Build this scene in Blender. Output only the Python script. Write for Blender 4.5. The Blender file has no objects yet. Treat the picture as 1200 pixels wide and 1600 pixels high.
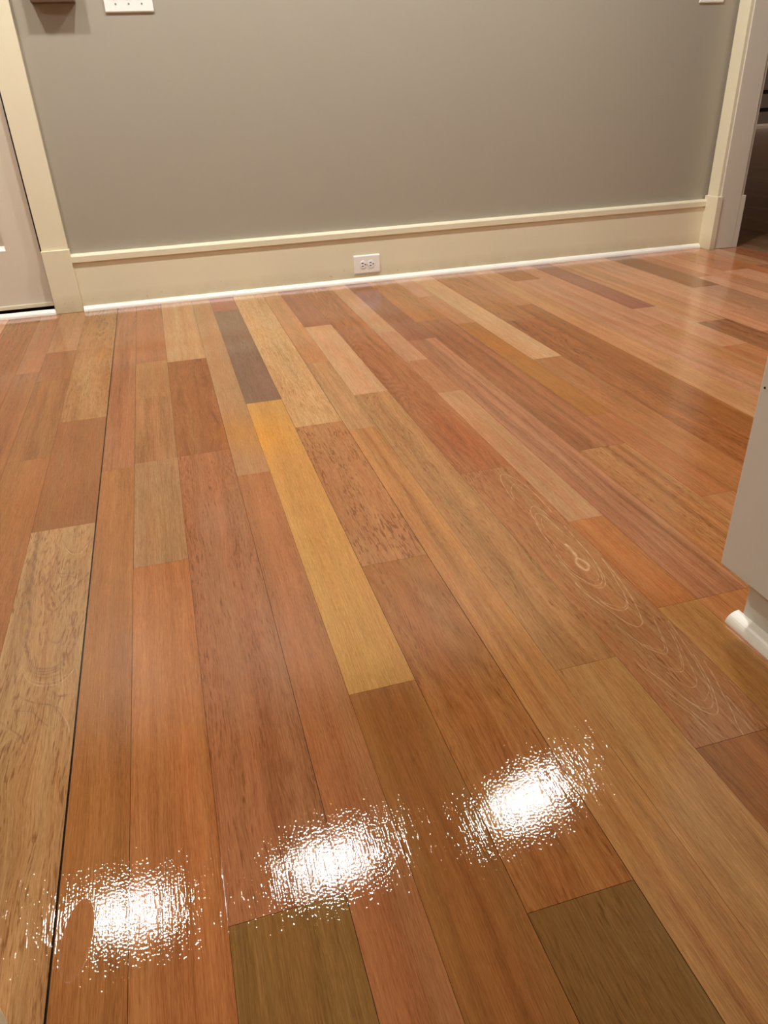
import bpy, bmesh, math, random
import numpy as np
from mathutils import Matrix, Vector

# Everything below is laid out in inches: X right along the back wall, Y away
# from the camera towards it, Z up.  S turns inches into metres.
S = 0.0254
scn = bpy.context.scene
COL = scn.collection

# ------------------------------------------------------------------ camera
cam_d = bpy.data.cameras.new('camera')
cam = bpy.data.objects.new('camera', cam_d)
COL.objects.link(cam)
r_ = Vector((0.95961374, -0.27871204, -0.03822385))
u_ = Vector((0.17032158, 0.46745563, 0.86745363))
f_ = Vector((0.22390182, 0.83893077, -0.49604752))
M = Matrix(((r_.x, u_.x, -f_.x), (r_.y, u_.y, -f_.y), (r_.z, u_.z, -f_.z))).to_4x4()
M.translation = Vector((9.29, 0.0, 29.854)) * S
cam.matrix_world = M
cam_d.sensor_fit = 'VERTICAL'
cam_d.sensor_height = 36.0
cam_d.lens = 1151.1 / 1600.0 * 36.0
cam_d.clip_start = 0.01
scn.camera = cam

# ------------------------------------------------------------------ world, exposure
w = bpy.data.worlds.new('world'); scn.world = w; w.use_nodes = True
w.node_tree.nodes['Background'].inputs[0].default_value = (1.0, 0.9, 0.8, 1)
w.node_tree.nodes['Background'].inputs[1].default_value = 0.02
vs = scn.view_settings
vs.view_transform = 'Standard'; vs.look = 'None'; vs.gamma = 1.0
vs.use_curve_mapping = False
vs.exposure = 2.92

CEIL = 108.0
LAMPS = [(-20.3, 98.0), (20.9, 96.6), (66.0, 98.5)]         # the row the wet floor mirrors
KITCHEN_AND_FILL_LAMPS = [(88.0, 29.0), (-66.0, 44.0)]  # the second one is a fill added to brighten the cabinet side
FAR_FILL_LAMPS = [(425.0, 230.0)]  # unseen fill, added to brighten the next room
LAMP_W = 75.0
LAMP_COLOUR = (1.0, 1.0, 1.0)

# ------------------------------------------------------------------ helpers
def lin(c):
    return tuple(((v/255.0)/12.92 if v/255.0 <= 0.04045 else ((v/255.0+0.055)/1.055)**2.4) for v in c)

def tag(o, label=None, cat=None, group=None, kind=None):
    if label: o['label'] = label
    if cat: o['category'] = cat
    if group: o['group'] = group
    if kind: o['kind'] = kind
    return o

def empty(name, loc, parent=None):
    o = bpy.data.objects.new(name, None)
    o.location = Vector(loc) * S; o.empty_display_size = 0.05
    COL.objects.link(o)
    return o

def build(name, bm, mat, parent=None, bevel=0.0, seg=2, smooth=False, origin=None):
    """bm is in inches, scene coordinates; the object's origin is put at its own base."""
    if origin is None:
        xs = [v.co.x for v in bm.verts]; ys = [v.co.y for v in bm.verts]; zs = [v.co.z for v in bm.verts]
        origin = ((min(xs)+max(xs))/2, (min(ys)+max(ys))/2, min(zs))
    o3 = Vector(origin)
    for v in bm.verts: v.co = (v.co - o3) * S
    bmesh.ops.recalc_face_normals(bm, faces=bm.faces[:])
    me = bpy.data.meshes.new(name); bm.to_mesh(me); bm.free()
    me.materials.append(mat)
    o = bpy.data.objects.new(name, me); COL.objects.link(o)
    if parent is not None:
        o.parent = parent
        o.location = o3 * S - wpos(parent)
    else:
        o.location = o3 * S
    if smooth:
        for p in me.polygons: p.use_smooth = True
    if bevel:
        m = o.modifiers.new('bevel', 'BEVEL'); m.width = bevel*S; m.segments = seg
        m.limit_method = 'ANGLE'; m.angle_limit = math.radians(35)
        m.harden_normals = False
    return o

def wpos(o):
    v = Vector((0, 0, 0))
    while o is not None:
        v += o.location; o = o.parent
    return v

def box(bm, x0, x1, y0, y1, z0, z1):
    v = [bm.verts.new(c) for c in ((x0,y0,z0),(x1,y0,z0),(x1,y1,z0),(x0,y1,z0),(x0,y0,z1),(x1,y0,z1),(x1,y1,z1),(x0,y1,z1))]
    for q in ((0,3,2,1),(4,5,6,7),(0,1,5,4),(1,2,6,5),(2,3,7,6),(3,0,4,7)):
        bm.faces.new([v[i] for i in q])

def B(*a):
    bm = bmesh.new(); box(bm, *a); return bm

def extrude_profile(bm, pts, a0, a1, axis):
    """pts: list of (p, z); axis 'x': p is Y, swept in X; axis 'y': p is X, swept in Y."""
    rows = []
    for a in (a0, a1):
        rows.append([bm.verts.new((a, p, z) if axis == 'x' else (p, a, z)) for p, z in pts])
    n = len(pts)
    for i in range(n):
        j = (i+1) % n
        bm.faces.new((rows[0][i], rows[0][j], rows[1][j], rows[1][i]))
    bm.faces.new(rows[0][::-1]); bm.faces.new(rows[1])

def disc(bm, cx, cy, cz, r, h, n=32, axis='z', sx=1.0, sz=1.0):
    a, b = [], []
    for k in range(n):
        t = 2*math.pi*k/n
        c, s = math.cos(t)*r*sx, math.sin(t)*r*sz
        if axis == 'z':
            a.append(bm.verts.new((cx+c, cy+s, cz))); b.append(bm.verts.new((cx+c, cy+s, cz+h)))
        else:
            a.append(bm.verts.new((cx+c, cy, cz+s))); b.append(bm.verts.new((cx+c, cy+h, cz+s)))
    for k in range(n):
        j = (k+1) % n
        bm.faces.new((a[k], a[j], b[j], b[k]))
    bm.faces.new(a[::-1]); bm.faces.new(b)

# ------------------------------------------------------------------ materials
class NT:
    def __init__(s, name):
        s.m = bpy.data.materials.new(name); s.m.use_nodes = True
        s.t = s.m.node_tree; s.p = s.t.nodes['Principled BSDF']
    def n(s, kind, **kw):
        nd = s.t.nodes.new('ShaderNode'+kind)
        for k, v in kw.items(): setattr(nd, k, v)
        return nd
    def l(s, a, b): s.t.links.new(a, b)
    def put(s, sock, v):
        if hasattr(v, 'links') or isinstance(v, bpy.types.NodeSocket): s.l(v, sock)
        else: sock.default_value = v
    def math(s, op, a, b=None, clamp=False):
        nd = s.n('Math', operation=op, use_clamp=clamp)
        s.put(nd.inputs[0], a)
        if b is not None: s.put(nd.inputs[1], b)
        return nd.outputs[0]
    def vec(s, x, y, z):
        nd = s.n('CombineXYZ')
        for i, v in enumerate((x, y, z)): s.put(nd.inputs[i], v)
        return nd.outputs[0]
    def noise(s, v, scale=1.0, detail=2.0, rough=0.5):
        nd = s.n('TexNoise'); s.l(v, nd.inputs['Vector'])
        nd.inputs['Scale'].default_value = scale; nd.inputs['Detail'].default_value = detail
        nd.inputs['Roughness'].default_value = rough
        return nd.outputs['Fac']
    def mix(s, f, a, b, blend='MIX'):
        nd = s.n('Mix', data_type='RGBA', blend_type=blend)
        s.put(nd.inputs[0], f)
        s.put(nd.inputs[6], a); s.put(nd.inputs[7], b)
        return nd.outputs[2]

def paint(name, rgb, rough=0.5, stipple=0.0, var=0.03, spec=0.5):
    a = NT(name); c = lin(rgb)
    co = a.n('TexCoord').outputs['Object']
    nz = a.noise(co, 2.2, 3, 0.6)
    k = a.math('ADD', a.math('MULTIPLY', nz, 2*var), 1.0-var)
    sc = a.n('VectorMath', operation='SCALE'); sc.inputs[0].default_value = c; a.l(k, sc.inputs['Scale'])
    a.l(sc.outputs[0], a.p.inputs['Base Color'])
    a.p.inputs['Roughness'].default_value = rough
    a.p.inputs['Specular IOR Level'].default_value = spec
    if stipple:
        b = a.n('Bump'); b.inputs['Distance'].default_value = stipple; b.inputs['Strength'].default_value = 1.0
        a.l(a.noise(co, 350, 3, 0.6), b.inputs['Height']); a.l(b.outputs[0], a.p.inputs['Normal'])
    return a.m

def scuffed(name, rgb, rough, z_hi, amount=0.35):
    """trim paint with yellowish grime where the mop reaches (lowest inches)"""
    a = NT(name); c = lin(rgb)
    geo = a.n('NewGeometry').outputs['Position']
    sp = a.n('SeparateXYZ'); a.l(geo, sp.inputs[0])
    nz = a.noise(geo, 14, 4, 0.65)
    h = a.math('SUBTRACT', 1.0, a.math('DIVIDE', sp.outputs[2], z_hi*S), clamp=True)
    f = a.math('MULTIPLY', a.math('MULTIPLY', h, a.math('MULTIPLY', nz, 2.0)), amount, clamp=True)
    col = a.mix(f, (*c, 1), (c[0]*0.55, c[1]*0.47, c[2]*0.33, 1))
    sp2 = a.noise(geo, 60, 2, 0.5)
    spot = a.math('MULTIPLY', a.math('GREATER_THAN', sp2, 0.74), 0.5)
    spot = a.math('MULTIPLY', spot, a.math('MULTIPLY', h, 1.4, clamp=True))
    col = a.mix(spot, col, (0.12, 0.08, 0.05, 1))
    a.l(col, a.p.inputs['Base Color'])
    a.p.inputs['Roughness'].default_value = rough
    return a.m

def plain(name, rgb, rough=0.4, metal=0.0):
    a = NT(name); a.p.inputs['Base Color'].default_value = (*lin(rgb), 1)
    a.p.inputs['Roughness'].default_value = rough; a.p.inputs['Metallic'].default_value = metal
    co = a.n('TexCoord').outputs['Object']
    r = a.math('ADD', a.math('MULTIPLY', a.noise(co, 40, 2), 0.1), rough-0.05)
    a.l(r, a.p.inputs['Roughness'])
    return a.m

def wood_floor():
    a = NT('varnished_tiger_wood')
    at = a.n('Attribute', attribute_name='board_uv').outputs['Vector']
    tone = a.n('Attribute', attribute_name='tone').outputs['Color']
    gr = a.n('Attribute', attribute_name='grain')
    mark = a.n('Attribute', attribute_name='mark').outputs['Fac']
    sg = a.n('SeparateColor'); a.l(gr.outputs['Color'], sg.inputs[0])
    streak, pore, curl, ring = sg.outputs[0], sg.outputs[1], sg.outputs[2], gr.outputs['Alpha']
    s = a.n('SeparateXYZ'); a.l(at, s.inputs[0]); u, v, sd = s.outputs
    mm = lambda x, k: a.math('MULTIPLY', x, k)
    # waver of the grain across the board
    wob = a.noise(a.vec(mm(u, 5.0), mm(v, 16.0), sd), 1, 2, 0.5)
    wob = a.math('SUBTRACT', wob, 0.5)
    v2 = a.math('ADD', v, a.math('MULTIPLY', a.math('MULTIPLY', wob, curl), 0.04))
    broad = a.noise(a.vec(mm(u, 0.9), mm(v2, 42.0), sd), 1, 3, 0.55)
    fib = a.noise(a.vec(mm(u, 14.0), mm(v2, 620.0), sd), 1, 3, 0.65)
    fine = a.noise(a.vec(mm(u, 75.0), mm(v2, 1700.0), sd), 1, 2, 0.6)
    blot = a.noise(a.vec(mm(u, 3.0), mm(v2, 9.0), sd), 1, 3, 0.5)
    pr = a.noise(a.vec(mm(u, 38.0), mm(v2, 330.0), sd), 1, 2, 0.5)
    prm = a.noise(a.vec(mm(u, 6.0), mm(v2, 30.0), sd), 1, 1, 0.5)
    # growth-ring contours
    field = a.noise(a.vec(mm(u, 1.5), mm(v2, 11.0), sd), 1, 1, 0.4)
    rg = a.math('SINE', mm(field, 120.0))
    rg = a.math('MULTIPLY', a.math('MULTIPLY', rg, ring), 0.16)
    f = a.math('MULTIPLY', a.math('SUBTRACT', broad, 0.5), a.math('MULTIPLY', streak, 1.5))
    f = a.math('ADD', f, a.math('MULTIPLY', a.math('SUBTRACT', fib, 0.5), 1.15))
    f = a.math('ADD', f, a.math('MULTIPLY', a.math('SUBTRACT', fine, 0.5), 1.1))
    f = a.math('ADD', f, a.math('MULTIPLY', a.math('SUBTRACT', blot, 0.5), 0.45))
    f = a.math('ADD', f, rg)
    pm = a.math('MULTIPLY', a.math('MULTIPLY', a.math('SUBTRACT', pr, 0.54), 5.0, clamp=True),
                a.math('MULTIPLY', a.math('SUBTRACT', prm, 0.32), 3.5, clamp=True))
    f = a.math('SUBTRACT', f, a.math('MULTIPLY', pm, a.math('MULTIPLY', pore, 0.8)))
    f = a.math('ADD', f, 0.5, clamp=True)
    lo = a.mix(1.0, tone, (0.60, 0.50, 0.40, 1), 'MULTIPLY')
    hi = a.mix(1.0, tone, (1.40, 1.50, 1.60, 1), 'MULTIPLY')
    col = a.mix(f, lo, hi)
    # reddish / golden drift along the board
    hue = a.noise(a.vec(mm(u, 1.3), mm(v2, 26.0), a.math('ADD', sd, 7.0)), 1, 2, 0.5)
    hf = a.math('MULTIPLY', a.math('SUBTRACT', hue, 0.38), 3.0, clamp=True)
    col = a.mix(1.0, col, a.mix(hf, (1.04, 0.965, 0.94, 1), (0.965, 1.03, 1.05, 1)), 'MULTIPLY')
    brk = a.math('ADD', a.math('MULTIPLY', a.noise(a.vec(mm(u, 90.0), mm(v, 420.0), sd), 1, 2, 0.6), 2.4), -0.55, clamp=True)
    mp = a.math('MULTIPLY', a.math('MULTIPLY', mark, 1.25, clamp=True), a.math('ADD', a.math('MULTIPLY', brk, 0.6), 0.4))
    mn = a.math('MULTIPLY', a.math('MULTIPLY', mark, -1.0, clamp=True), a.math('ADD', a.math('MULTIPLY', brk, 0.7), 0.25, clamp=True))
    col = a.mix(a.math('MULTIPLY', mp, 0.85), col, (0.62, 0.38, 0.19, 1))
    col = a.mix(mn, col, (0.17, 0.075, 0.03, 1))
    a.l(col, a.p.inputs['Base Color'])
    # finish: glossy varnish, one rougher, less specular oval spot
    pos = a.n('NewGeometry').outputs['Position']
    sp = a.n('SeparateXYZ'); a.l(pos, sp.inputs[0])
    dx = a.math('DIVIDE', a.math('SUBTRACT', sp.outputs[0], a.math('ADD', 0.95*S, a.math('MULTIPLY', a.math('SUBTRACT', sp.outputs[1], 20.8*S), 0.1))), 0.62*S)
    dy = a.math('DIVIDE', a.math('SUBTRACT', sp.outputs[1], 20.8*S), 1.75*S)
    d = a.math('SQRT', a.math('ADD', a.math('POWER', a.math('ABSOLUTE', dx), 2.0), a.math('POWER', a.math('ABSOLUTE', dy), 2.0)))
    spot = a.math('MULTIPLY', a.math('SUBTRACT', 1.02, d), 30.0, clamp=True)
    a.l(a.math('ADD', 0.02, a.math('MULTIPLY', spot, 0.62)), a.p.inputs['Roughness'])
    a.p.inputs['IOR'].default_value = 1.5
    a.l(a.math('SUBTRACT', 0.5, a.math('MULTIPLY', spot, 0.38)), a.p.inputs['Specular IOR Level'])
    c5 = lambda x: a.math('SUBTRACT', x, 0.5)
    peb = c5(a.noise(pos, 300, 1, 0.5))
    grn = c5(a.noise(a.vec(mm(u, 26.0), mm(v2, 720.0), sd), 1, 1, 0.5))
    wav = a.noise(a.vec(mm(u, 5.0), mm(v, 14.0), sd), 1, 2, 0.5)
    h = a.math('ADD', a.math('MULTIPLY', peb, 0.118), a.math('MULTIPLY', grn, 0.11))
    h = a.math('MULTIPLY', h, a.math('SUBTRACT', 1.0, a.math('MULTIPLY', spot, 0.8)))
    h = a.math('ADD', h, a.math('MULTIPLY', wav, 0.12))
    b = a.n('Bump'); b.inputs['Strength'].default_value = 1.0; b.inputs['Distance'].default_value = 0.001
    a.l(h, b.inputs['Height']); a.l(b.outputs[0], a.p.inputs['Normal'])
    return a.m

def emitter(name, col, strength):
    a = NT(name)
    a.p.inputs['Base Color'].default_value = (0.8, 0.8, 0.8, 1)
    a.p.inputs['Emission Color'].default_value = (*col, 1)
    a.p.inputs['Emission Strength'].default_value = strength
    return a.m

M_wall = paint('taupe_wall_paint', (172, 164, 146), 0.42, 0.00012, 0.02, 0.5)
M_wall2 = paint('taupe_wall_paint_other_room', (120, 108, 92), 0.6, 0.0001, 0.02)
M_dim = paint('brown_wall_paint', (96, 78, 62), 0.7, 0, 0.03)
M_ceil = paint('ceiling_paint', (236, 232, 224), 0.9, 0, 0.01)
M_cream = scuffed('cream_trim_paint', (238, 228, 196), 0.38, 3.0, 0.5)
M_cream2 = paint('cream_jamb_paint', (238, 228, 196), 0.38, 0, 0.015)
M_door = paint('off_white_door_paint', (224, 213, 192), 0.42, 0.00004, 0.02)
M_shoe = paint('white_moulding_paint', (250, 244, 232), 0.35, 0, 0.01)
M_cab = paint('greige_cabinet_paint', (218, 212, 198), 0.45, 0.00005, 0.015)
M_counter = paint('pale_stone_top', (205, 200, 190), 0.25, 0, 0.05)
M_plate = plain('white_plastic', (252, 248, 238), 0.3)
M_recept = plain('white_receptacle_plastic', (255, 252, 246), 0.28)
M_slot = plain('dark_slot', (22, 18, 15), 0.6)
M_screw = plain('painted_screw', (220, 214, 205), 0.35, 0.3)
M_gap_shade = plain('door_gap_shade', (14, 10, 8), 0.7)
M_brown = plain('dark_brown', (92, 66, 46), 0.45)  # one plain dark brown for the wall box
M_thresh = plain('oak_threshold', (120, 84, 54), 0.4)
M_trimring = plain('white_lamp_trim', (240, 240, 235), 0.4)
M_lens = emitter('lamp_lens', LAMP_COLOUR, LAMP_W)
M_lens_k = emitter('lamp_lens_kitchen_and_fill', LAMP_COLOUR, LAMP_W*0.55)
M_lens_far = emitter('lamp_lens_far_fill', (1.0, 0.86, 0.70), LAMP_W*6)
M_jamb = paint('pinkish_jamb_paint', (228, 219, 200), 0.4, 0, 0.015)
M_shoe2 = paint('white_toe_moulding_paint', (246, 240, 222), 0.35, 0, 0.03)
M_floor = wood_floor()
M_grey = paint('grey_cabinet_paint', (128, 118, 110), 0.5, 0, 0.05)
M_darkgap = plain('dark_gap', (12, 8, 6), 0.8)
M_metal = plain('brushed_nickel', (190, 184, 172), 0.3, 1.0)

# ------------------------------------------------------------------ floor
rng = random.Random(7)
nrng = np.random.default_rng(5)
CUM = [0, 3, 4+3, 12]
def columns(k0, k1):
    out = []
    for k in range(k0, k1):
        for a_, b_ in ((0, 3), (3, 7), (7, 12)): out.append((12*k+a_, 12*k+b_))
    return out

# column left edge -> list of (near end of the board in Y, colour, (streak, pore, curl, ring))
# listed from the back wall towards the camera
BOARDS = {
 -17: [(40, (0.275, 0.099, 0.023), (0.5, 0.2, 0.3, 0.2)), (-60, (0.392, 0.162, 0.065), (0.5, 0.2, 0.3, 0.2))],
 -12: [(100.8, (0.337, 0.141, 0.053), (0.3, 0.1, 0.2, 0)), (-60, (0.256, 0.092, 0.022), (0.8, 0.1, 0.2, 0))],
 -9: [(109.1, (0.349, 0.166, 0.068), (0.3, 0.1, 0.3, 0.2)), (96.6, (0.264, 0.095, 0.027), (0.3, 0.1, 0.3, 0)), (72.2, (0.251, 0.094, 0.022), (1.0, 0.2, 0.3, 0.2)), (-60, (0.3, 0.112, 0.025), (0.4, 0.2, 0.2, 0))],
 -5: [(81.2, (0.319, 0.145, 0.046), (0.5, 0.7, 0.2, 0.45)), (57, (0.254, 0.091, 0.022), (0.25, 0.2, 0.2, 0)), (-60, (0.366, 0.192, 0.072), (0.9, 1.3, 0.8, 0.3))],
 0: [(66.8, (0.3, 0.116, 0.043), (1.1, 0.1, 0.1, 0)), (-60, (0.315, 0.122, 0.031), (0.5, 0.2, 0.2, 0))],
 3: [(99.4, (0.309, 0.117, 0.043), (0.3, 0.1, 0.2, 0)), (85.3, (0.345, 0.159, 0.054), (0.3, 0.1, 0.2, 0)), (67.5, (0.302, 0.134, 0.048), (1.2, 0.1, 0.1, 0)), (48.75, (0.337, 0.165, 0.066), (0.5, 0.2, 0.1, 0)), (-60, (0.377, 0.136, 0.038), (0.9, 0.2, 0.3, 0))],
 7: [(98.2, (0.423, 0.22, 0.09), (0.6, 0.1, 0.3, 0.2)), (67.6, (0.26, 0.094, 0.027), (0.7, 0.3, 1.1, 0.25)), (19.4, (0.312, 0.119, 0.043), (0.6, 0.7, 0.6, 0.25)), (-60, (0.22, 0.107, 0.025), (0.7, 0.3, 0.2, 0))],
 12: [(61.3, (0.366, 0.185, 0.077), (0.2, 0.1, 0.1, 0)), (-60, (0.351, 0.131, 0.043), (0.5, 0.3, 0.2, 0))],
 15: [(122.2, (0.306, 0.11, 0.061), (0.3, 0.1, 0.1, 0)), (79.2, (0.19, 0.103, 0.058), (0.25, 0.2, 0.1, 0)), (30.95, (0.468, 0.228, 0.056), (0.3, 0.1, 0.1, 0)), (-60, (0.262, 0.098, 0.022), (0.9, 0.2, 0.2, 0))],
 19: [(70.5, (0.456, 0.252, 0.1), (0.4, 0.5, 0.3, 0.3)), (43.35, (0.37, 0.154, 0.051), (0.35, 1.9, 0.3, 0.1)), (16.2, (0.31, 0.116, 0.028), (0.5, 0.8, 0.8, 0.5)), (-60, (0.19, 0.091, 0.021), (0.4, 0.6, 0.5, 0))],
 24: [(90.5, (0.399, 0.182, 0.068), (0.3, 0.1, 0.5, 0.3)), (67.8, (0.369, 0.184, 0.07), (0.8, 0.1, 0.2, 0)), (-60, (0.391, 0.173, 0.052), (0.9, 0.2, 0.2, 0))],
 27: [(107.2, (0.267, 0.096, 0.043), (0.3, 0.2, 0.3, 0)), (77.3, (0.468, 0.245, 0.112), (0.3, 0.1, 0.1, 0)), (29.05, (0.34, 0.163, 0.057), (0.6, 0.6, 0.8, 0.3)), (-60, (0.388, 0.191, 0.061), (0.6, 0.3, 0.3, 0.2))],
 31: [(54.7, (0.298, 0.111, 0.037), (0.6, 0.4, 0.8, 0.5)), (21.55, (0.338, 0.144, 0.051), (0.6, 0.7, 0.6, 0.3)), (-60, (0.268, 0.099, 0.023), (0.8, 0.3, 0.4, 0.3))],
 36: [(99.9, (0.414, 0.207, 0.096), (0.3, 0.1, 0.2, 0)), (86.3, (0.416, 0.193, 0.091), (0.3, 0.1, 0.2, 0)), (74.4, (0.344, 0.136, 0.053), (0.3, 0.1, 0.2, 0)), (44, (0.387, 0.19, 0.083), (0.4, 0.1, 0.2, 0)), (32.3, (0.371, 0.134, 0.038), (0.4, 0.3, 0.2, 0)), (-60, (0.38, 0.171, 0.046), (0.6, 0.3, 0.3, 0))],
 39: [(94.7, (0.234, 0.084, 0.036), (0.4, 0.2, 0.3, 0)), (32.3, (0.329, 0.14, 0.062), (1.1, 0.2, 0.3, 0)), (-60, (0.371, 0.15, 0.048), (0.6, 0.2, 0.2, 0))],
 43: [(103.2, (0.328, 0.131, 0.039), (0.4, 0.5, 0.8, 0.3)), (55.3, (0.266, 0.102, 0.037), (0.8, 0.3, 0.4, 0.2)), (-60, (0.335, 0.146, 0.05), (1.3, 0.9, 0.3, 0.2))],
 48: [(117.1, (0.421, 0.199, 0.103), (0.3, 0.1, 0.2, 0)), (99.7, (0.362, 0.152, 0.063), (0.3, 0.1, 0.2, 0)), (62.4, (0.316, 0.129, 0.03), (0.4, 0.1, 0.2, 0)), (44, (0.34, 0.125, 0.042), (0.4, 0.1, 0.2, 0)), (-60, (0.35, 0.149, 0.055), (0.5, 0.1, 0.2, 0))],
 51: [(81, (0.464, 0.25, 0.112), (0.3, 0.1, 0.2, 0)), (69, (0.311, 0.128, 0.044), (0.3, 0.1, 0.2, 0)), (-60, (0.326, 0.13, 0.042), (0.5, 0.2, 0.2, 0))],
 55: [(98, (0.324, 0.132, 0.043), (0.5, 0.5, 0.9, 0.4)), (-60, (0.264, 0.095, 0.029), (0.9, 0.6, 0.9, 0.5))],
 60: [(105.5, (0.354, 0.154, 0.065), (0.4, 0.1, 0.2, 0)), (-60, (0.271, 0.098, 0.028), (0.6, 0.3, 0.4, 0.1))],
 63: [(74.6, (0.42, 0.193, 0.076), (0.7, 0.1, 0.2, 0)), (-60, (0.427, 0.203, 0.082), (0.7, 0.2, 0.2, 0))],
 67: [(120.7, (0.3, 0.108, 0.028), (0.4, 0.3, 0.3, 0)), (-60, (0.405, 0.188, 0.09), (0.6, 0.3, 0.4, 0.2))],
 72: [(88, (0.434, 0.194, 0.094), (0.3, 0.1, 0.2, 0)), (-60, (0.38, 0.172, 0.067), (0.5, 0.2, 0.2, 0))],
 75: [(96.6, (0.259, 0.093, 0.051), (0.2, 0.1, 0.1, 0)), (76.4, (0.471, 0.23, 0.114), (0.3, 0.1, 0.2, 0)), (-60, (0.406, 0.166, 0.063), (0.4, 0.2, 0.2, 0))],
 79: [(86.8, (0.445, 0.212, 0.092), (1.0, 0.1, 0.2, 0)), (-60, (0.272, 0.116, 0.048), (0.8, 0.7, 0.6, 0.4))],
 84: [(80, (0.493, 0.229, 0.113), (0.4, 0.1, 0.2, 0)), (-60, (0.402, 0.156, 0.072), (0.4, 0.1, 0.2, 0))],
 87: [(90, (0.472, 0.233, 0.116), (0.5, 0.1, 0.2, 0)), (-60, (0.439, 0.212, 0.108), (0.4, 0.1, 0.2, 0))],
 91: [(104, (0.246, 0.092, 0.029), (0.5, 0.2, 0.2, 0)), (-60, (0.398, 0.203, 0.106), (0.5, 0.1, 0.2, 0))],
 96: [(110, (0.413, 0.149, 0.06), (0.4, 0.1, 0.2, 0)), (-60, (0.559, 0.274, 0.145), (0.4, 0.1, 0.2, 0))],
 99: [(106, (0.544, 0.221, 0.098), (0.4, 0.1, 0.2, 0)), (-60, (0.453, 0.221, 0.11), (0.4, 0.1, 0.2, 0))],
 103: [(112, (0.471, 0.17, 0.061), (0.4, 0.1, 0.2, 0)), (-60, (0.645, 0.315, 0.167), (0.4, 0.1, 0.2, 0))],
 108: [(-60, (0.523, 0.2, 0.078), (0.4, 0.1, 0.2, 0))],
}
LOOPS=[(1.0,[33.42,48.55,33.59,50.3,33.88,52.09,34.29,53.21,34.71,53.34,35.11,52.48,35.39,51.39,35.55,49.84,35.55,47.77,35.44,45.85]),(0.7,[33.57,48.75,33.82,49.95,34.4,51.07,34.8,51.25,35.0,50.58,35.12,49.73]),(1.0,[33.14,41.19,33.26,43.24,33.61,45.12,33.87,46.43,34.29,47.12,34.62,47.17,34.87,46.42,34.92,45.33]),(0.8,[33.4,43.62,33.71,45.08,34.02,45.9,34.35,46.01,34.62,45.44,34.73,44.48,34.79,42.8]),(0.7,[33.65,43.31,33.92,44.55,34.26,45.22,34.62,45.21,34.63,44.29,34.74,42.92]),(2.6,[34.16,41.15,34.19,40.61,34.2,40.11,34.07,39.37]),(2.2,[34.08,39.27,33.79,38.95,33.68,38.36,33.77,37.83,33.97,37.65,34.28,37.97,34.36,38.5,34.25,38.98,34.08,39.27]),(0.7,[33.32,41.53,32.93,39.1,33.07,37.75,33.32,37.03,33.64,36.47,33.96,36.28,34.33,36.77,34.6,37.76,34.77,39.02]),(1.0,[32.8,40.11,32.79,38.03,33.11,36.66,33.39,36.04,33.66,35.77,34.1,35.97,34.48,36.53,34.87,37.85,35.14,39.47,35.23,41.47,35.33,43.59]),(0.9,[32.65,39.39,32.74,37.15,33.22,36.1,33.54,35.56,33.97,35.49,34.39,35.95,34.7,36.81,35.05,38.35]),(0.9,[32.54,35.65,32.83,35.05,33.12,33.97,33.52,33.43,33.95,33.05,34.4,33.37,34.81,34.2,35.07,35.45,35.42,36.92,35.7,38.69]),(1.1,[32.95,34.19,33.23,33.3,33.7,32.82,34.2,32.96,34.48,33.34,34.9,34.5]),(1.1,[32.41,36.56,32.48,35.17,32.7,34.12,33.0,32.91,33.29,31.75,33.67,31.1,33.95,31.08,34.31,31.4,34.66,32.33,35.07,33.78,35.33,35.19,35.6,37.22,35.7,39.27]),(0.9,[32.55,31.66,32.85,30.26,33.13,29.21,33.5,28.61,33.85,28.29,34.19,28.58,34.52,29.42,34.83,30.44,35.23,31.64]),(0.7,[33.12,29.48,33.52,28.94,33.88,28.61,34.18,28.85,34.52,29.7]),(0.8,[32.85,28.5,33.05,27.53,33.44,26.89,33.89,26.68,34.26,27.12,34.62,27.9,35.0,28.84,35.39,30.11]),(0.6,[33.28,27.2,33.81,26.89,34.16,27.15,34.54,27.93]),(0.7,[33.0,26.92,33.19,26.01,33.5,25.43,33.86,25.43,34.17,25.79,34.56,26.77,34.78,27.59,35.15,28.79,35.55,30.19]),(0.5,[33.25,24.59,33.57,24.31,33.88,24.49,34.27,24.82]),(0.8,[32.58,25.15,32.92,24.14,33.39,23.71,33.76,23.86,34.1,24.31,34.51,25.21,34.86,26.29,35.31,27.93,35.63,29.46,35.88,30.96]),(1.0,[31.91,27.91,32.29,26.55,32.58,25.15,32.93,23.92,33.23,23.39,33.51,23.24,33.84,23.51,34.21,24.16,34.66,25.16,35.01,26.24,35.39,27.77]),(0.9,[32.06,25.56,32.36,24.11,32.58,22.76,32.68,22.11,32.91,21.58]),(0.7,[31.9,24.93,32.25,23.71,32.33,22.43,32.45,21.59]),(0.9,[33.9,21.6,34.08,22.26,34.54,23.38,34.81,24.3,35.24,25.56,35.61,27.05]),(0.7,[34.43,21.63,34.69,22.58,34.89,23.6,34.95,24.25]),(0.6,[34.97,21.76,35.24,22.93,35.6,24.38,35.75,25.51]),(0.6,[35.58,21.76,35.8,23.07,35.88,24.28,35.89,25.22]),(0.6,[31.83,28.07,31.88,26.21,31.9,24.93])]
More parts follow.
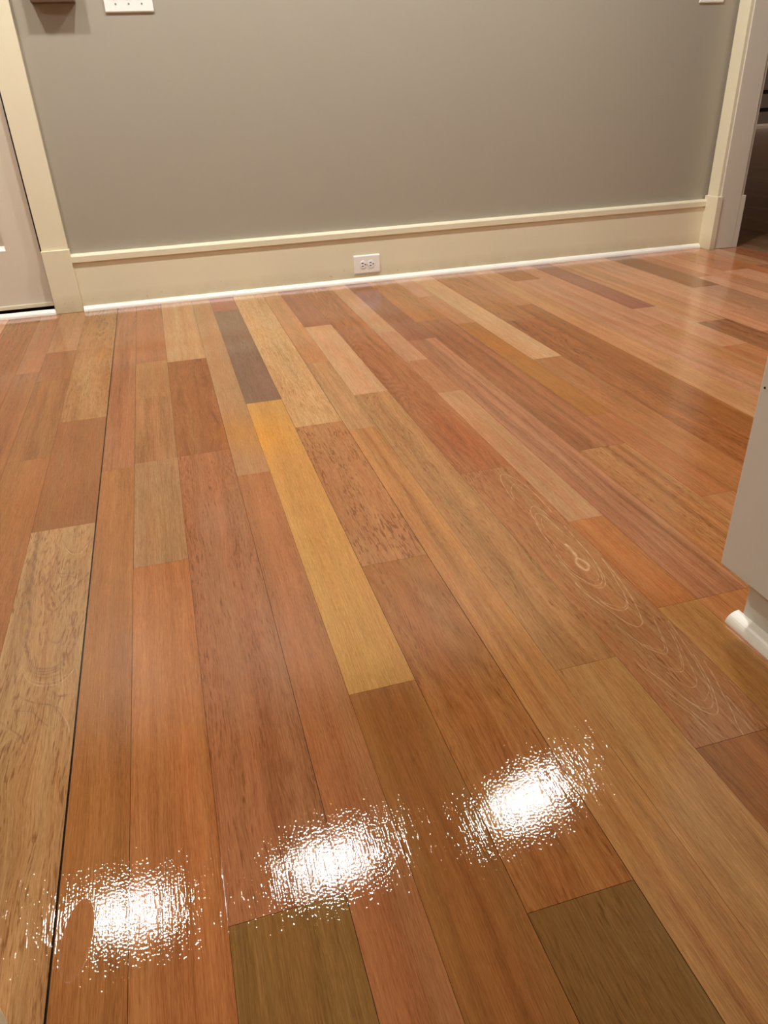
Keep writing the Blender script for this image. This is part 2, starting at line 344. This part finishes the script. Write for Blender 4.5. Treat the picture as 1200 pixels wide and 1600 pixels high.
SWIRL=[(-0.8,[-2.47,55.13,-2.11,53.79,-1.66,52.86,-1.21,52.57,-0.85,52.82,-0.52,53.62,-0.11,54.42]),(0.8,[-2.37,54.68,-2.02,53.37,-1.58,52.51,-1.15,52.23,-0.77,52.6,-0.45,53.46]),(-0.9,[-3.12,55.9,-2.74,53.11,-2.43,51.02,-2.29,50.02,-2.05,49.36,-1.58,49.31,-1.09,49.02]),(-1.0,[-3.28,54.21,-2.95,50.72,-2.71,48.57,-2.41,47.48,-2.22,47.25,-1.72,47.46,-1.3,47.97]),(-1.2,[-3.33,50.38,-2.99,47.36,-2.72,46.01,-2.37,45.28,-2.04,45.27,-1.71,45.97,-1.25,47.18,-0.63,48.4,-0.15,49.27]),(-2.5,[-4.35,56.62,-4.37,55.0,-4.18,51.16,-4.08,47.74,-3.65,44.54,-3.66,42.86,-3.58,41.76]),(-1.1,[-2.5,43.29,-2.29,42.21,-1.92,41.64,-1.6,41.44,-1.43,41.92,-1.24,42.77]),(-0.9,[-2.26,56.43,-1.72,55.4,-1.37,55.0,-0.77,55.76,-0.55,56.53]),(-1.0,[-2.43,51.02,-2.23,50.0,-1.85,49.75,-1.31,49.67,-0.79,49.96]),(0.8,[-2.68,48.56,-2.37,47.68,-2.04,47.78,-1.49,48.14,-0.95,48.74]),(-1.5,[-0.89,44.57,-0.84,43.1,-0.57,41.62]),(-1.5,[-3.64,42.28,-3.31,40.7,-3.08,39.92,-2.69,39.32,-2.15,39.07,-1.6,39.03,-1.17,39.42,-0.79,40.09,-0.57,40.98]),(-1.3,[-3.54,41.42,-3.14,39.63,-2.73,38.89,-2.1,38.53,-1.47,38.61,-1.04,39.08]),(-1.3,[-3.36,40.72,-3.11,39.77,-2.71,39.11,-2.13,38.8,-1.53,38.82,-1.1,39.25]),(-1.0,[-3.31,39.92,-2.85,38.78,-2.35,38.32,-1.79,38.13,-1.21,38.3]),(1.1,[-3.45,39.21,-2.96,38.16,-2.36,37.6,-1.81,37.41,-1.27,37.37,-0.8,37.72,-0.44,38.41]),(0.7,[-3.44,39.5,-2.95,38.44,-2.35,37.92,-1.84,37.74,-1.3,37.74,-0.83,38.1]),(-1.0,[-4.23,41.98,-4.01,40.15,-3.72,38.12,-3.58,37.44,-3.24,36.84,-2.66,36.3,-2.09,35.91,-1.55,35.67,-1.17,35.27,-0.86,34.71]),(-2.0,[-1.17,35.27,-0.86,34.65,-0.68,34.01,-0.62,33.62]),(-0.7,[-3.73,35.99,-3.18,35.68,-2.46,35.37,-1.95,34.56,-1.46,33.89]),(-0.8,[-4.12,35.15,-3.61,34.48,-2.88,33.62,-2.59,32.93]),(1.0,[-1.03,35.16,-0.71,34.47,-0.4,33.67,-0.24,32.75]),(-1.5,[-1.57,36.84,-1.17,36.29,-0.68,36.19]),(-0.8,[-3.43,33.21,-3.47,32.35,-3.51,31.52])]


def seg_mark(xs, ys, lines, width=0.05):
    """signed pattern of pale (+) and dark (-) growth lines at grid points, lines in inches"""
    pos = np.zeros(xs.shape); neg = np.zeros(xs.shape)
    for wd, pl in lines:
        P = np.array(pl).reshape(-1, 2)
        # smooth the polyline (Catmull-Rom)
        Q = np.vstack([2*P[0]-P[1], P, 2*P[-1]-P[-2]])
        pts = []
        for i in range(1, len(Q)-2):
            for t in np.linspace(0, 1, 7, endpoint=False):
                p0, p1, p2, p3 = Q[i-1], Q[i], Q[i+1], Q[i+2]
                pts.append(0.5*((2*p1)+(-p0+p2)*t+(2*p0-5*p1+4*p2-p3)*t*t+(-p0+3*p1-3*p2+p3)*t**3))
        pts.append(P[-1]); pts = np.array(pts)
        r = width*(abs(wd) if wd > 0 else 1.35*abs(wd)) * (0.62 if 0 < wd < 1.5 else 1.0)
        lo = pts.min(0)-4*r; hi = pts.max(0)+4*r
        sel = (xs > lo[0]) & (xs < hi[0]) & (ys > lo[1]) & (ys < hi[1])
        if not sel.any(): continue
        X = xs[sel]; Y = ys[sel]; best = np.full(X.shape, 1e9)
        for a_, b_ in zip(pts[:-1], pts[1:]):
            d = b_-a_; L = max((d**2).sum(), 1e-9)
            t = np.clip(((X-a_[0])*d[0]+(Y-a_[1])*d[1])/L, 0, 1)
            best = np.minimum(best, (X-a_[0]-t*d[0])**2+(Y-a_[1]-t*d[1])**2)
        k = np.exp(-best/(2*(r*0.62)**2)) * min(1.0, 0.5+0.28*abs(wd)) * (0.8+0.35*np.sin(X*9.0+Y*4.3+wd*5))
        tgt = pos if wd > 0 else neg
        tgt[sel] = np.maximum(tgt[sel], k)
    return pos-neg

GAPS = {0: 0.055, 12: 0.014, 24: 0.020, 3: 0.012, 19: 0.014}
V_, F_, TONE, GRAIN, MARK, UV = [], [], [], [], [], []
nv = 0
STAINS = [(15.6, 69.5, 2.6, 4.5, (1.10, 0.98, 0.55)), (12.6, 72.5, 1.5, 4.0, (1.08, 0.95, 0.6)),
          (49.6, 88.0, 1.4, 6.0, (1.05, 0.9, 0.7)), (34, 62, 3.0, 7.0, (1.06, 0.86, 0.75))]

def add_board(x0, x1, ya, yb, rgb, gr, dense=None):
    global nv
    g0 = GAPS.get(x0, 0.009); g1 = GAPS.get(x1, 0.009)
    if dense:
        sx, sy = 0.028, 0.045
    else:
        sx, sy = 1.0, 2.5
    ya2, yb2 = ya+0.011, yb-0.011
    nx = max(2, int(round((x1-x0)/sx))+1); ny = max(2, int(math.ceil((yb2-ya2)/sy))+1)
    gx = np.linspace(x0+g0, x1-g1, nx); gy = np.linspace(ya2, yb2, ny)
    XX, YY = np.meshgrid(gx, gy)
    n = XX.size
    seed = rng.uniform(0, 50); u0 = rng.uniform(0, 20)
    base = np.array(rgb if max(rgb) <= 1.5 else lin(rgb))
    col = np.tile(base, (n, 1))
    for sx_, sy_, rx, ry, m in STAINS:
        k = np.exp(-(((XX.ravel()-sx_)/rx)**2+((YY.ravel()-sy_)/ry)**2))
        col *= 1+(np.array(m)-1)*k[:, None]
    mark = seg_mark(XX, YY, dense).ravel() if dense else np.zeros(n)
    vt = np.stack([XX.ravel(), YY.ravel(), np.zeros(n)], 1)
    idx = np.arange(n).reshape(ny, nx)+nv
    fa = np.stack([idx[:-1, :-1], idx[:-1, 1:], idx[1:, 1:], idx[1:, :-1]], -1).reshape(-1, 4)
    # edge skirt so that the joints are real grooves
    ring_ = np.concatenate([idx[0, :], idx[1:, -1], idx[-1, -2::-1], idx[-2:0:-1, 0]])
    sk = vt[ring_-nv].copy(); sk[:, 2] = -0.10
    m_ = len(ring_); base_i = nv+n
    a_ = ring_; b_ = np.roll(ring_, -1); c_ = base_i+np.arange(m_); d_ = base_i+(np.arange(m_)+1) % m_
    fs = np.stack([a_, c_, d_, b_], -1)
    V_.append(np.vstack([vt, sk])); F_.append(np.vstack([fa, fs]))
    allv = np.vstack([vt, sk])
    TONE.append(np.hstack([np.vstack([col, col[ring_-nv]*0.2]), np.ones((n+m_, 1))]))
    GRAIN.append(np.tile(np.array(gr, float), (n+m_, 1)))
    MARK.append(np.concatenate([mark, np.zeros(m_)]))
    UV.append(np.stack([(allv[:, 1]-ya)*S+u0, (allv[:, 0]-x0)*S+seed*0.37, np.full(n+m_, seed)], 1))
    nv += n+m_

PALETTE = [(186, 132, 92), (176, 118, 80), (196, 144, 100), (166, 106, 70), (182, 122, 84), (158, 110, 78), (190, 138, 98)]
FAR_DIM_PAL = [(150, 112, 82), (136, 100, 72), (160, 122, 90), (128, 92, 66), (142, 108, 80)]  # same wood, with the next room's dimness put into its colour
for (x0, x1) in columns(-7, 40):
    top = 131.95 if x0 < 111 else 470.0
    if x0 < 111 and x0 in BOARDS:
        y = top
        for (yn, rgb, gr) in BOARDS[x0]:
            dense = LOOPS if (x0 == 31 and abs(yn-21.55) < .1) else SWIRL if (x0 == -5 and yn < 0) else None
            if x0 == 111: top = 470
            if x0 == -5 and yn < 0:
                add_board(x0, x1, 8.0, y, rgb, gr, dense)
            else:
                add_board(x0, x1, yn, y, rgb, gr, dense)
            y = yn
    else:
        y = top
        while y > -60:
            L = rng.choice([18, 26, 34, 44, 60, 75]) * rng.uniform(0.8, 1.2)
            yn = max(y-L, -60.0)
            pal = FAR_DIM_PAL if x0 >= 118 else PALETTE
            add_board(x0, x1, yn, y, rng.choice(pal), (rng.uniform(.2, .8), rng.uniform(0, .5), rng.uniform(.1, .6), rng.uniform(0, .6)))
            y = yn
# dark subfloor seen only through the joints
for (x0, x1, ya, yb) in ((-84, 111.2, -60, 131.95), (111.2, 480, -60, 470)):
    V_.append(np.array([(x0, ya, -0.1), (x1, ya, -0.1), (x1, yb, -0.1), (x0, yb, -0.1)], float))
    F_.append(np.array([[0, 1, 2, 3]])+nv)
    TONE.append(np.tile([0.012, 0.006, 0.004, 1], (4, 1))); GRAIN.append(np.zeros((4, 4))); MARK.append(np.zeros(4)); UV.append(np.zeros((4, 3)))
    nv += 4
V = np.vstack(V_)*S; F = np.vstack(F_)
me = bpy.data.meshes.new('floor')
me.vertices.add(len(V)); me.vertices.foreach_set('co', V.ravel().astype(np.float32))
me.loops.add(F.size); me.loops.foreach_set('vertex_index', F.ravel().astype(np.int32))
me.polygons.add(len(F)); me.polygons.foreach_set('loop_start', (np.arange(len(F))*4).astype(np.int32))
me.polygons.foreach_set('use_smooth', np.zeros(len(F), dtype=bool))
me.update(calc_edges=True)
for nm, ty, dat in (('tone', 'FLOAT_COLOR', np.vstack(TONE)), ('grain', 'FLOAT_COLOR', np.vstack(GRAIN))):
    at = me.attributes.new(nm, ty, 'POINT'); at.data.foreach_set('color', dat.ravel().astype(np.float32))
at = me.attributes.new('mark', 'FLOAT', 'POINT'); at.data.foreach_set('value', np.concatenate(MARK).astype(np.float32))
at = me.attributes.new('board_uv', 'FLOAT_VECTOR', 'POINT'); at.data.foreach_set('vector', np.vstack(UV).ravel().astype(np.float32))
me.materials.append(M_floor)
floor = bpy.data.objects.new('floor', me); COL.objects.link(floor)
tag(floor, 'varnished hardwood floor of mixed three, four and five inch boards', kind='structure')
me.validate()

# ------------------------------------------------------------------ room shell
def struct(name, bm, mat, bevel=0, label=None, **k):
    o = build(name, bm, mat, None, bevel, **k); o['kind'] = 'structure'
    if label: o['label'] = label
    return o

# back wall: solid right of the door opening (door is X -40 .. -9.8, 80 high)
bm = bmesh.new(); box(bm, -9.7, 113.45, 133.0, 137.5, 0, CEIL)
box(bm, -84, -40.3, 133.0, 137.5, 0, CEIL); box(bm, -40.3, -9.7, 133.0, 137.5, 81, CEIL)
struct('wall_back', bm, M_wall, label='taupe painted wall above the cream baseboard')
# right wall with a cased opening Y 93 .. 129
bm = bmesh.new(); box(bm, 113.45, 118.1, 129.6, 137.5, 0, CEIL); box(bm, 113.45, 118.1, -60, 92.4, 0, CEIL)
box(bm, 113.45, 118.1, 92.4, 129.6, 82, CEIL)
struct('wall_right', bm, M_wall, label='short return of taupe wall at the cased opening')
struct('wall_left', B(-88, -84, -60, 137.5, 0, CEIL), M_wall)
bm = bmesh.new(); box(bm, -84, 118.1, -64, -60, 0, CEIL)
struct('wall_front', bm, M_dim)
struct('ceiling', B(-88, 480, -64, 474, CEIL, CEIL+4), M_ceil)
# the next room
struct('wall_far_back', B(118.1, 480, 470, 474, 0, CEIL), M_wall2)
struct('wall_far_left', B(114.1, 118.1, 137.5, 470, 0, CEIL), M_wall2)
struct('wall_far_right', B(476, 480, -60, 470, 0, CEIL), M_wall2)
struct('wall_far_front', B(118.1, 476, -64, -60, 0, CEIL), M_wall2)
# unseen wall left of the doorway, added to shade the foreground floor
struct('wall_camera_side_blocker', B(-84, -1.3-1.2, 11.6, 15.4, 0, CEIL), M_dim)
# baseboard with its cap
bm = bmesh.new(); box(bm, -5.5, 112.7, 132.25, 133.0, 0, 7.8)
struct('baseboard_back', bm, M_cream, 0.03, 'tall cream baseboard along the taupe wall')
bm = bmesh.new()
extrude_profile(bm, [(133.0, 7.75), (131.93, 7.75), (131.93, 8.62), (132.08, 8.86), (132.3, 8.97), (133.0, 8.97)], -5.5, 112.7, 'x')
struct('trim_1', bm, M_cream2, 0, 'cream cap moulding on top of the baseboard')
def quarter(r=0.78, n=8, back=132.25):
    pts = [(back, 0.0), (back-r, 0.0)]
    for k in range(1, n+1):
        t = math.pi/2*k/n
        pts.append((back-r*math.cos(t), r*math.sin(t)))
    return pts
bm = bmesh.new(); extrude_profile(bm, quarter(), -5.35, 112.55, 'x')
struct('trim_2', bm, M_shoe, 0, 'white quarter round moulding at the foot of the baseboard')
bm = bmesh.new(); extrude_profile(bm, quarter(0.80, 8, 132.4), -40, -9.72, 'x')
struct('trim_3', bm, M_shoe, 0, 'white quarter round strip in front of the door')
# left door casing
struct('trim_4', B(-9.6, -5.62, 132.15, 133.0, 9.8, 82), M_cream2, 0.06, 'cream door casing left of the taupe wall')
struct('trim_5', B(-9.72, -5.48, 131.75, 133.0, 0, 9.85), M_cream, 0.07, 'cream plinth block under the left door casing')
struct('trim_6', B(-44.4, -40.4, 132.15, 133.0, 0, 82), M_cream2, 0.06)
struct('trim_7', B(-44.4, -5.6, 132.1, 133.0, 82, 86), M_cream2, 0.06)
struct('trim_8', B(-9.72, -9.62, 133.0, 137.5, 0, 81), M_cream2, 0)
# cased opening on the right: near casing, plinth, jamb, far casing, far plinth
struct('trim_9', B(112.85, 113.45, 129.25, 132.2, 9.6, 82), M_cream2, 0.05, 'cream casing of the opening at the right end of the wall')
struct('trim_10', B(112.6, 113.75, 128.75, 132.6, 0, 9.7), M_cream, 0.05, 'cream plinth block under the right casing')
struct('trim_11', B(113.5, 118.1, 129.0, 129.6, 0, 81.6), M_jamb, 0.09, 'pinkish cream door jamb facing the room')
struct('trim_12', B(118.1, 118.8, 129.3, 133.3, 9.5, 82), M_jamb, 0.05, 'cream casing on the far side of the opening')
struct('trim_13', B(118.1, 119.25, 129.05, 133.5, 0, 9.6), M_jamb, 0.05, 'cream plinth on the far side of the opening')
struct('trim_14', B(112.85, 113.45, 89.3, 132.2, 82, 86), M_cream2, 0.05)
struct('trim_15', B(112.85, 113.45, 89.0, 92.7, 0, 82), M_cream2, 0.05)
struct('trim_16', B(113.5, 118.1, 92.4, 93.0, 0, 81.6), M_cream2, 0.05)
struct('trim_17', B(113.5, 118.1, 93.0, 129.0, 81.6, 82), M_cream2, 0.05)
# left casing of the doorway the photographer stands in
struct('trim_18', B(-6.5, -1.3, 11.0, 18.25, 0, 82), M_cream2, 0.15, 'pale casing edge in the bottom left corner')

# door 1
d = empty('door_1', (-25, 133.6, 0.0)); d['kind'] = 'structure'; d['label'] = 'off white panel door in the left casing'
bm = bmesh.new()
yf, yb_ = 133.35, 134.8
box(bm, -14.95, -9.92, yf, yb_, 1.5, 80.5)      # stiles and rails
box(bm, -40.1, -35.2, yf, yb_, 1.5, 80.5)
box(bm, -35.2, -14.95, yf, yb_, 1.5, 10.2)
box(bm, -35.2, -14.95, yf, yb_, 36, 42); box(bm, -35.2, -14.95, yf, yb_, 74.5, 80.5)
build('door_leaf', bm, M_door, d)
for z0, z1 in ((10.2, 36), (42, 74.5)):
    bm = bmesh.new()
    box(bm, -35.2, -14.95, yf+0.6, yb_-0.5, z0, z1)
    p_ = build('door_panel', bm, M_door, d)
    bm = bmesh.new()   # bevelled moulding round the panel
    for a0, a1, b0, b1 in ((-35.2, -14.95, z0, z0+0.7), (-35.2, -14.95, z1-0.7, z1)):
        extrude_profile(bm, [(yf+0.65, b0), (yf+0.02, b0 if b0 == z0 else b1), (yf+0.65, b1)], a0, a1, 'x')
    build('panel_moulding', bm, M_shoe if z0 < 20 else M_door, d)
build('door_sweep', B(-40.0, -9.95, 133.15, 133.4, 1.15, 1.75), M_cream2, d, 0.03)
build('gap_shade', B(-9.93, -9.70, 133.15, 134.0, 0.3, 80.5), M_gap_shade, d)  # black strip standing in for the shade between door and casing
kb = bmesh.new(); disc(kb, -37.5, 131.9, 38, 1.1, 1.0, 24, 'y'); disc(kb, -37.5, 132.7, 38, 0.5, 0.8, 24, 'y')
build('door_handle', kb, M_metal, d)
struct('trim_19', B(-40, -9.75, 132.4, 137.5, 0.0, 0.35), M_thresh, 0.03, 'brown wooden threshold under the door')
struct('wall_behind_door', B(-46, -8, 137.5, 139, 0, 84), M_wall2)

# ------------------------------------------------------------------ wall outlet in the baseboard
t = empty('wall_outlet', (43.4, 132.25, 1.5))
tag(t, 'white horizontal double power outlet set into the cream baseboard', 'outlet')
bm = bmesh.new()
extrude_profile(bm, [(132.27, 1.48), (132.05, 1.55), (132.0, 1.7), (132.0, 4.45), (132.05, 4.6), (132.27, 4.67)], 41.04, 45.78, 'x')
build('cover_plate', bm, M_plate, t, 0.05)
for cx in (42.66, 44.14):
    bm = bmesh.new(); disc(bm, cx, 131.92, 3.06, 0.66, 0.1, 36, 'y', 0.88, 1.0)
    rp = build('receptacle', bm, M_recept, t, 0.02)
    for dz in (-0.25, 0.25):
        build('slot', B(cx-0.27, cx+0.07, 131.905, 131.93, 3.06+dz-0.07, 3.06+dz+0.07), M_slot, rp)
    bm = bmesh.new(); disc(bm, cx+0.38, 131.905, 3.06, 0.11, 0.03, 16, 'y'); build('ground_hole', bm, M_slot, rp)
bm = bmesh.new(); disc(bm, 43.4, 131.96, 3.06, 0.12, 0.05, 16, 'y')
build('screw', bm, M_screw, t, 0.01)

# ------------------------------------------------------------------ switch plates
def switch_plate(x0, x1, z0, gangs, label):
    t = empty('light_switch', ((x0+x1)/2, 133.0, z0)); tag(t, label, 'light switch')
    bm = bmesh.new()
    extrude_profile(bm, [(133.0, z0), (132.82, z0+0.03), (132.75, z0+0.18), (132.75, z0+4.4), (132.82, z0+4.52), (133.0, z0+4.55)], x0, x1, 'x')
    build('cover_plate', bm, M_plate, t, 0.06)
    c0 = (x0+x1)/2-(gangs-1)*0.905
    for g in range(gangs):
        cx = c0+g*1.81
        tg = build('toggle', B(cx-0.2, cx+0.2, 132.35, 132.8, z0+2.1, z0+2.7), M_recept, t, 0.06)
        for dz in (1.08, 3.47):
            bm = bmesh.new(); disc(bm, cx, 132.70, z0+dz, 0.13, 0.06, 16, 'y')
            build('screw', bm, M_screw, t, 0.01)
            bm = B(cx-0.11, cx+0.11, 132.69, 132.705, z0+dz-0.02, z0+dz+0.02)
            build('screw_slot', bm, M_slot, t)
    return t
switch_plate(6.85, 13.57, 41.0, 3, 'white triple light switch plate on the taupe wall, upper left')
switch_plate(105.2, 110.0, 40.9, 2, 'white light switch plate near the right corner of the taupe wall')

# ------------------------------------------------------------------ dark box on the wall, top left
t = empty('wall_box', (0.2, 133.0, 42.2)); tag(t, 'dark brown box mounted high on the wall beside the door casing', 'box')
build('case', B(-2.75, 3.05, 131.1, 133.0, 42.2, 50.5), M_brown, t, 0.08)
build('lid', B(-2.95, 3.25, 130.9, 133.0, 50.5, 51.0), M_brown, t, 0.06)

# ------------------------------------------------------------------ kitchen cabinet, right foreground
t = empty('kitchen_cabinet', (51, 0, 0)); tag(t, 'greige painted kitchen cabinet end at the right edge, over a toe kick', 'cabinet')
build('body', B(38.57, 63.0, -45, 30.6, 4.0, 35.0), M_cab, t, 0.10, 3)
build('toe_kick', B(40.0, 62.0, -44, 29.35, 0.0, 4.05), M_cab, t, 0.03)
q = []
for k in range(0, 9):
    a_ = math.pi/2*k/8; q.append((40.0-0.86*math.cos(a_), 0.72*math.sin(a_)))
bm = bmesh.new(); extrude_profile(bm, [(40.0, 0.0)]+q, -44, 29.75, 'y')
build('quarter_round', bm, M_shoe2, t)
bm = bmesh.new(); disc(bm, 0, 0, 0, 0.07, 0.02, 12)
for v in bm.verts: v.co = Vector((38.55+v.co.z, (30.25, 15.4)[0]+v.co.x, (30.25, 15.4)[1]+v.co.y))
build('nail_hole', bm, M_slot, t)
bm = bmesh.new(); box(bm, 37.5, 64.2, -46, 31.6, 35.0, 36.3)
tag(build('worktop', bm, M_counter, None, 0.12), 'pale stone worktop lying on the greige kitchen cabinet', 'worktop')

# ------------------------------------------------------------------ next room: low grey drawer unit seen through the opening
t = empty('drawer_cabinet', (445, 462, 0)); tag(t, 'low grey drawer cabinet far off in the dark next room', 'cabinet')
build('case', B(392, 500-32, 458.5, 468, 0, 52), M_darkgap, t)
for z0, z1 in ((1.6, 8.4), (10.6, 18.6), (20.8, 34), (36, 50)):
    dr = build('drawer', B(392.5, 467.5, 457.0, 458.5, z0, z1), M_grey, t, 0.2)
    for hx in (412, 448):
        build('handle', B(hx-2.5, hx+2.5, 455.9, 457.0, (z0+z1)/2-0.3, (z0+z1)/2+0.3), M_metal, dr, 0.1)
struct('trim_20', B(392, 468, 455.6, 457.0, 0, 1.5), M_shoe, 0.1, 'white strip at the foot of the far cabinet')

# ------------------------------------------------------------------ ceiling lights
def ceiling_light(x, y, mat, label, group=None, r=2.9):
    t = empty('ceiling_light', (x, y, CEIL-0.35)); tag(t, label, 'ceiling light', group)
    bm = bmesh.new()
    n = 40
    prof = [(r, CEIL-0.12), (r+0.1, CEIL-0.35), (r+0.5, CEIL-0.35), (r+0.85, CEIL-0.02)]
    rows = [[bm.verts.new((x+rr*math.cos(2*math.pi*k/n), y+rr*math.sin(2*math.pi*k/n), zz)) for k in range(n)] for rr, zz in prof]
    for a_, b_ in zip(rows[:-1], rows[1:]):
        for k in range(n):
            bm.faces.new((a_[k], a_[(k+1) % n], b_[(k+1) % n], b_[k]))
    build('trim_ring', bm, M_trimring, t, smooth=True)
    bm = bmesh.new(); disc(bm, x, y, CEIL-0.14, r, 0.1, n)
    build('lens', bm, mat, t)
names_ = ['recessed ceiling light nearest the door wall end', 'middle recessed ceiling light of the row along the wall', 'recessed ceiling light at the opening end of the row']
for (x, y), lb in zip(LAMPS, names_): ceiling_light(x, y, M_lens, lb)
for (x, y), lb in zip(KITCHEN_AND_FILL_LAMPS, ['recessed ceiling light above the kitchen cabinet', 'fill light added at the left to brighten the cabinet side']):
    ceiling_light(x, y, M_lens_k, lb)
for (x, y) in FAR_FILL_LAMPS: ceiling_light(x, y, M_lens_far, 'added fill light for the next room')
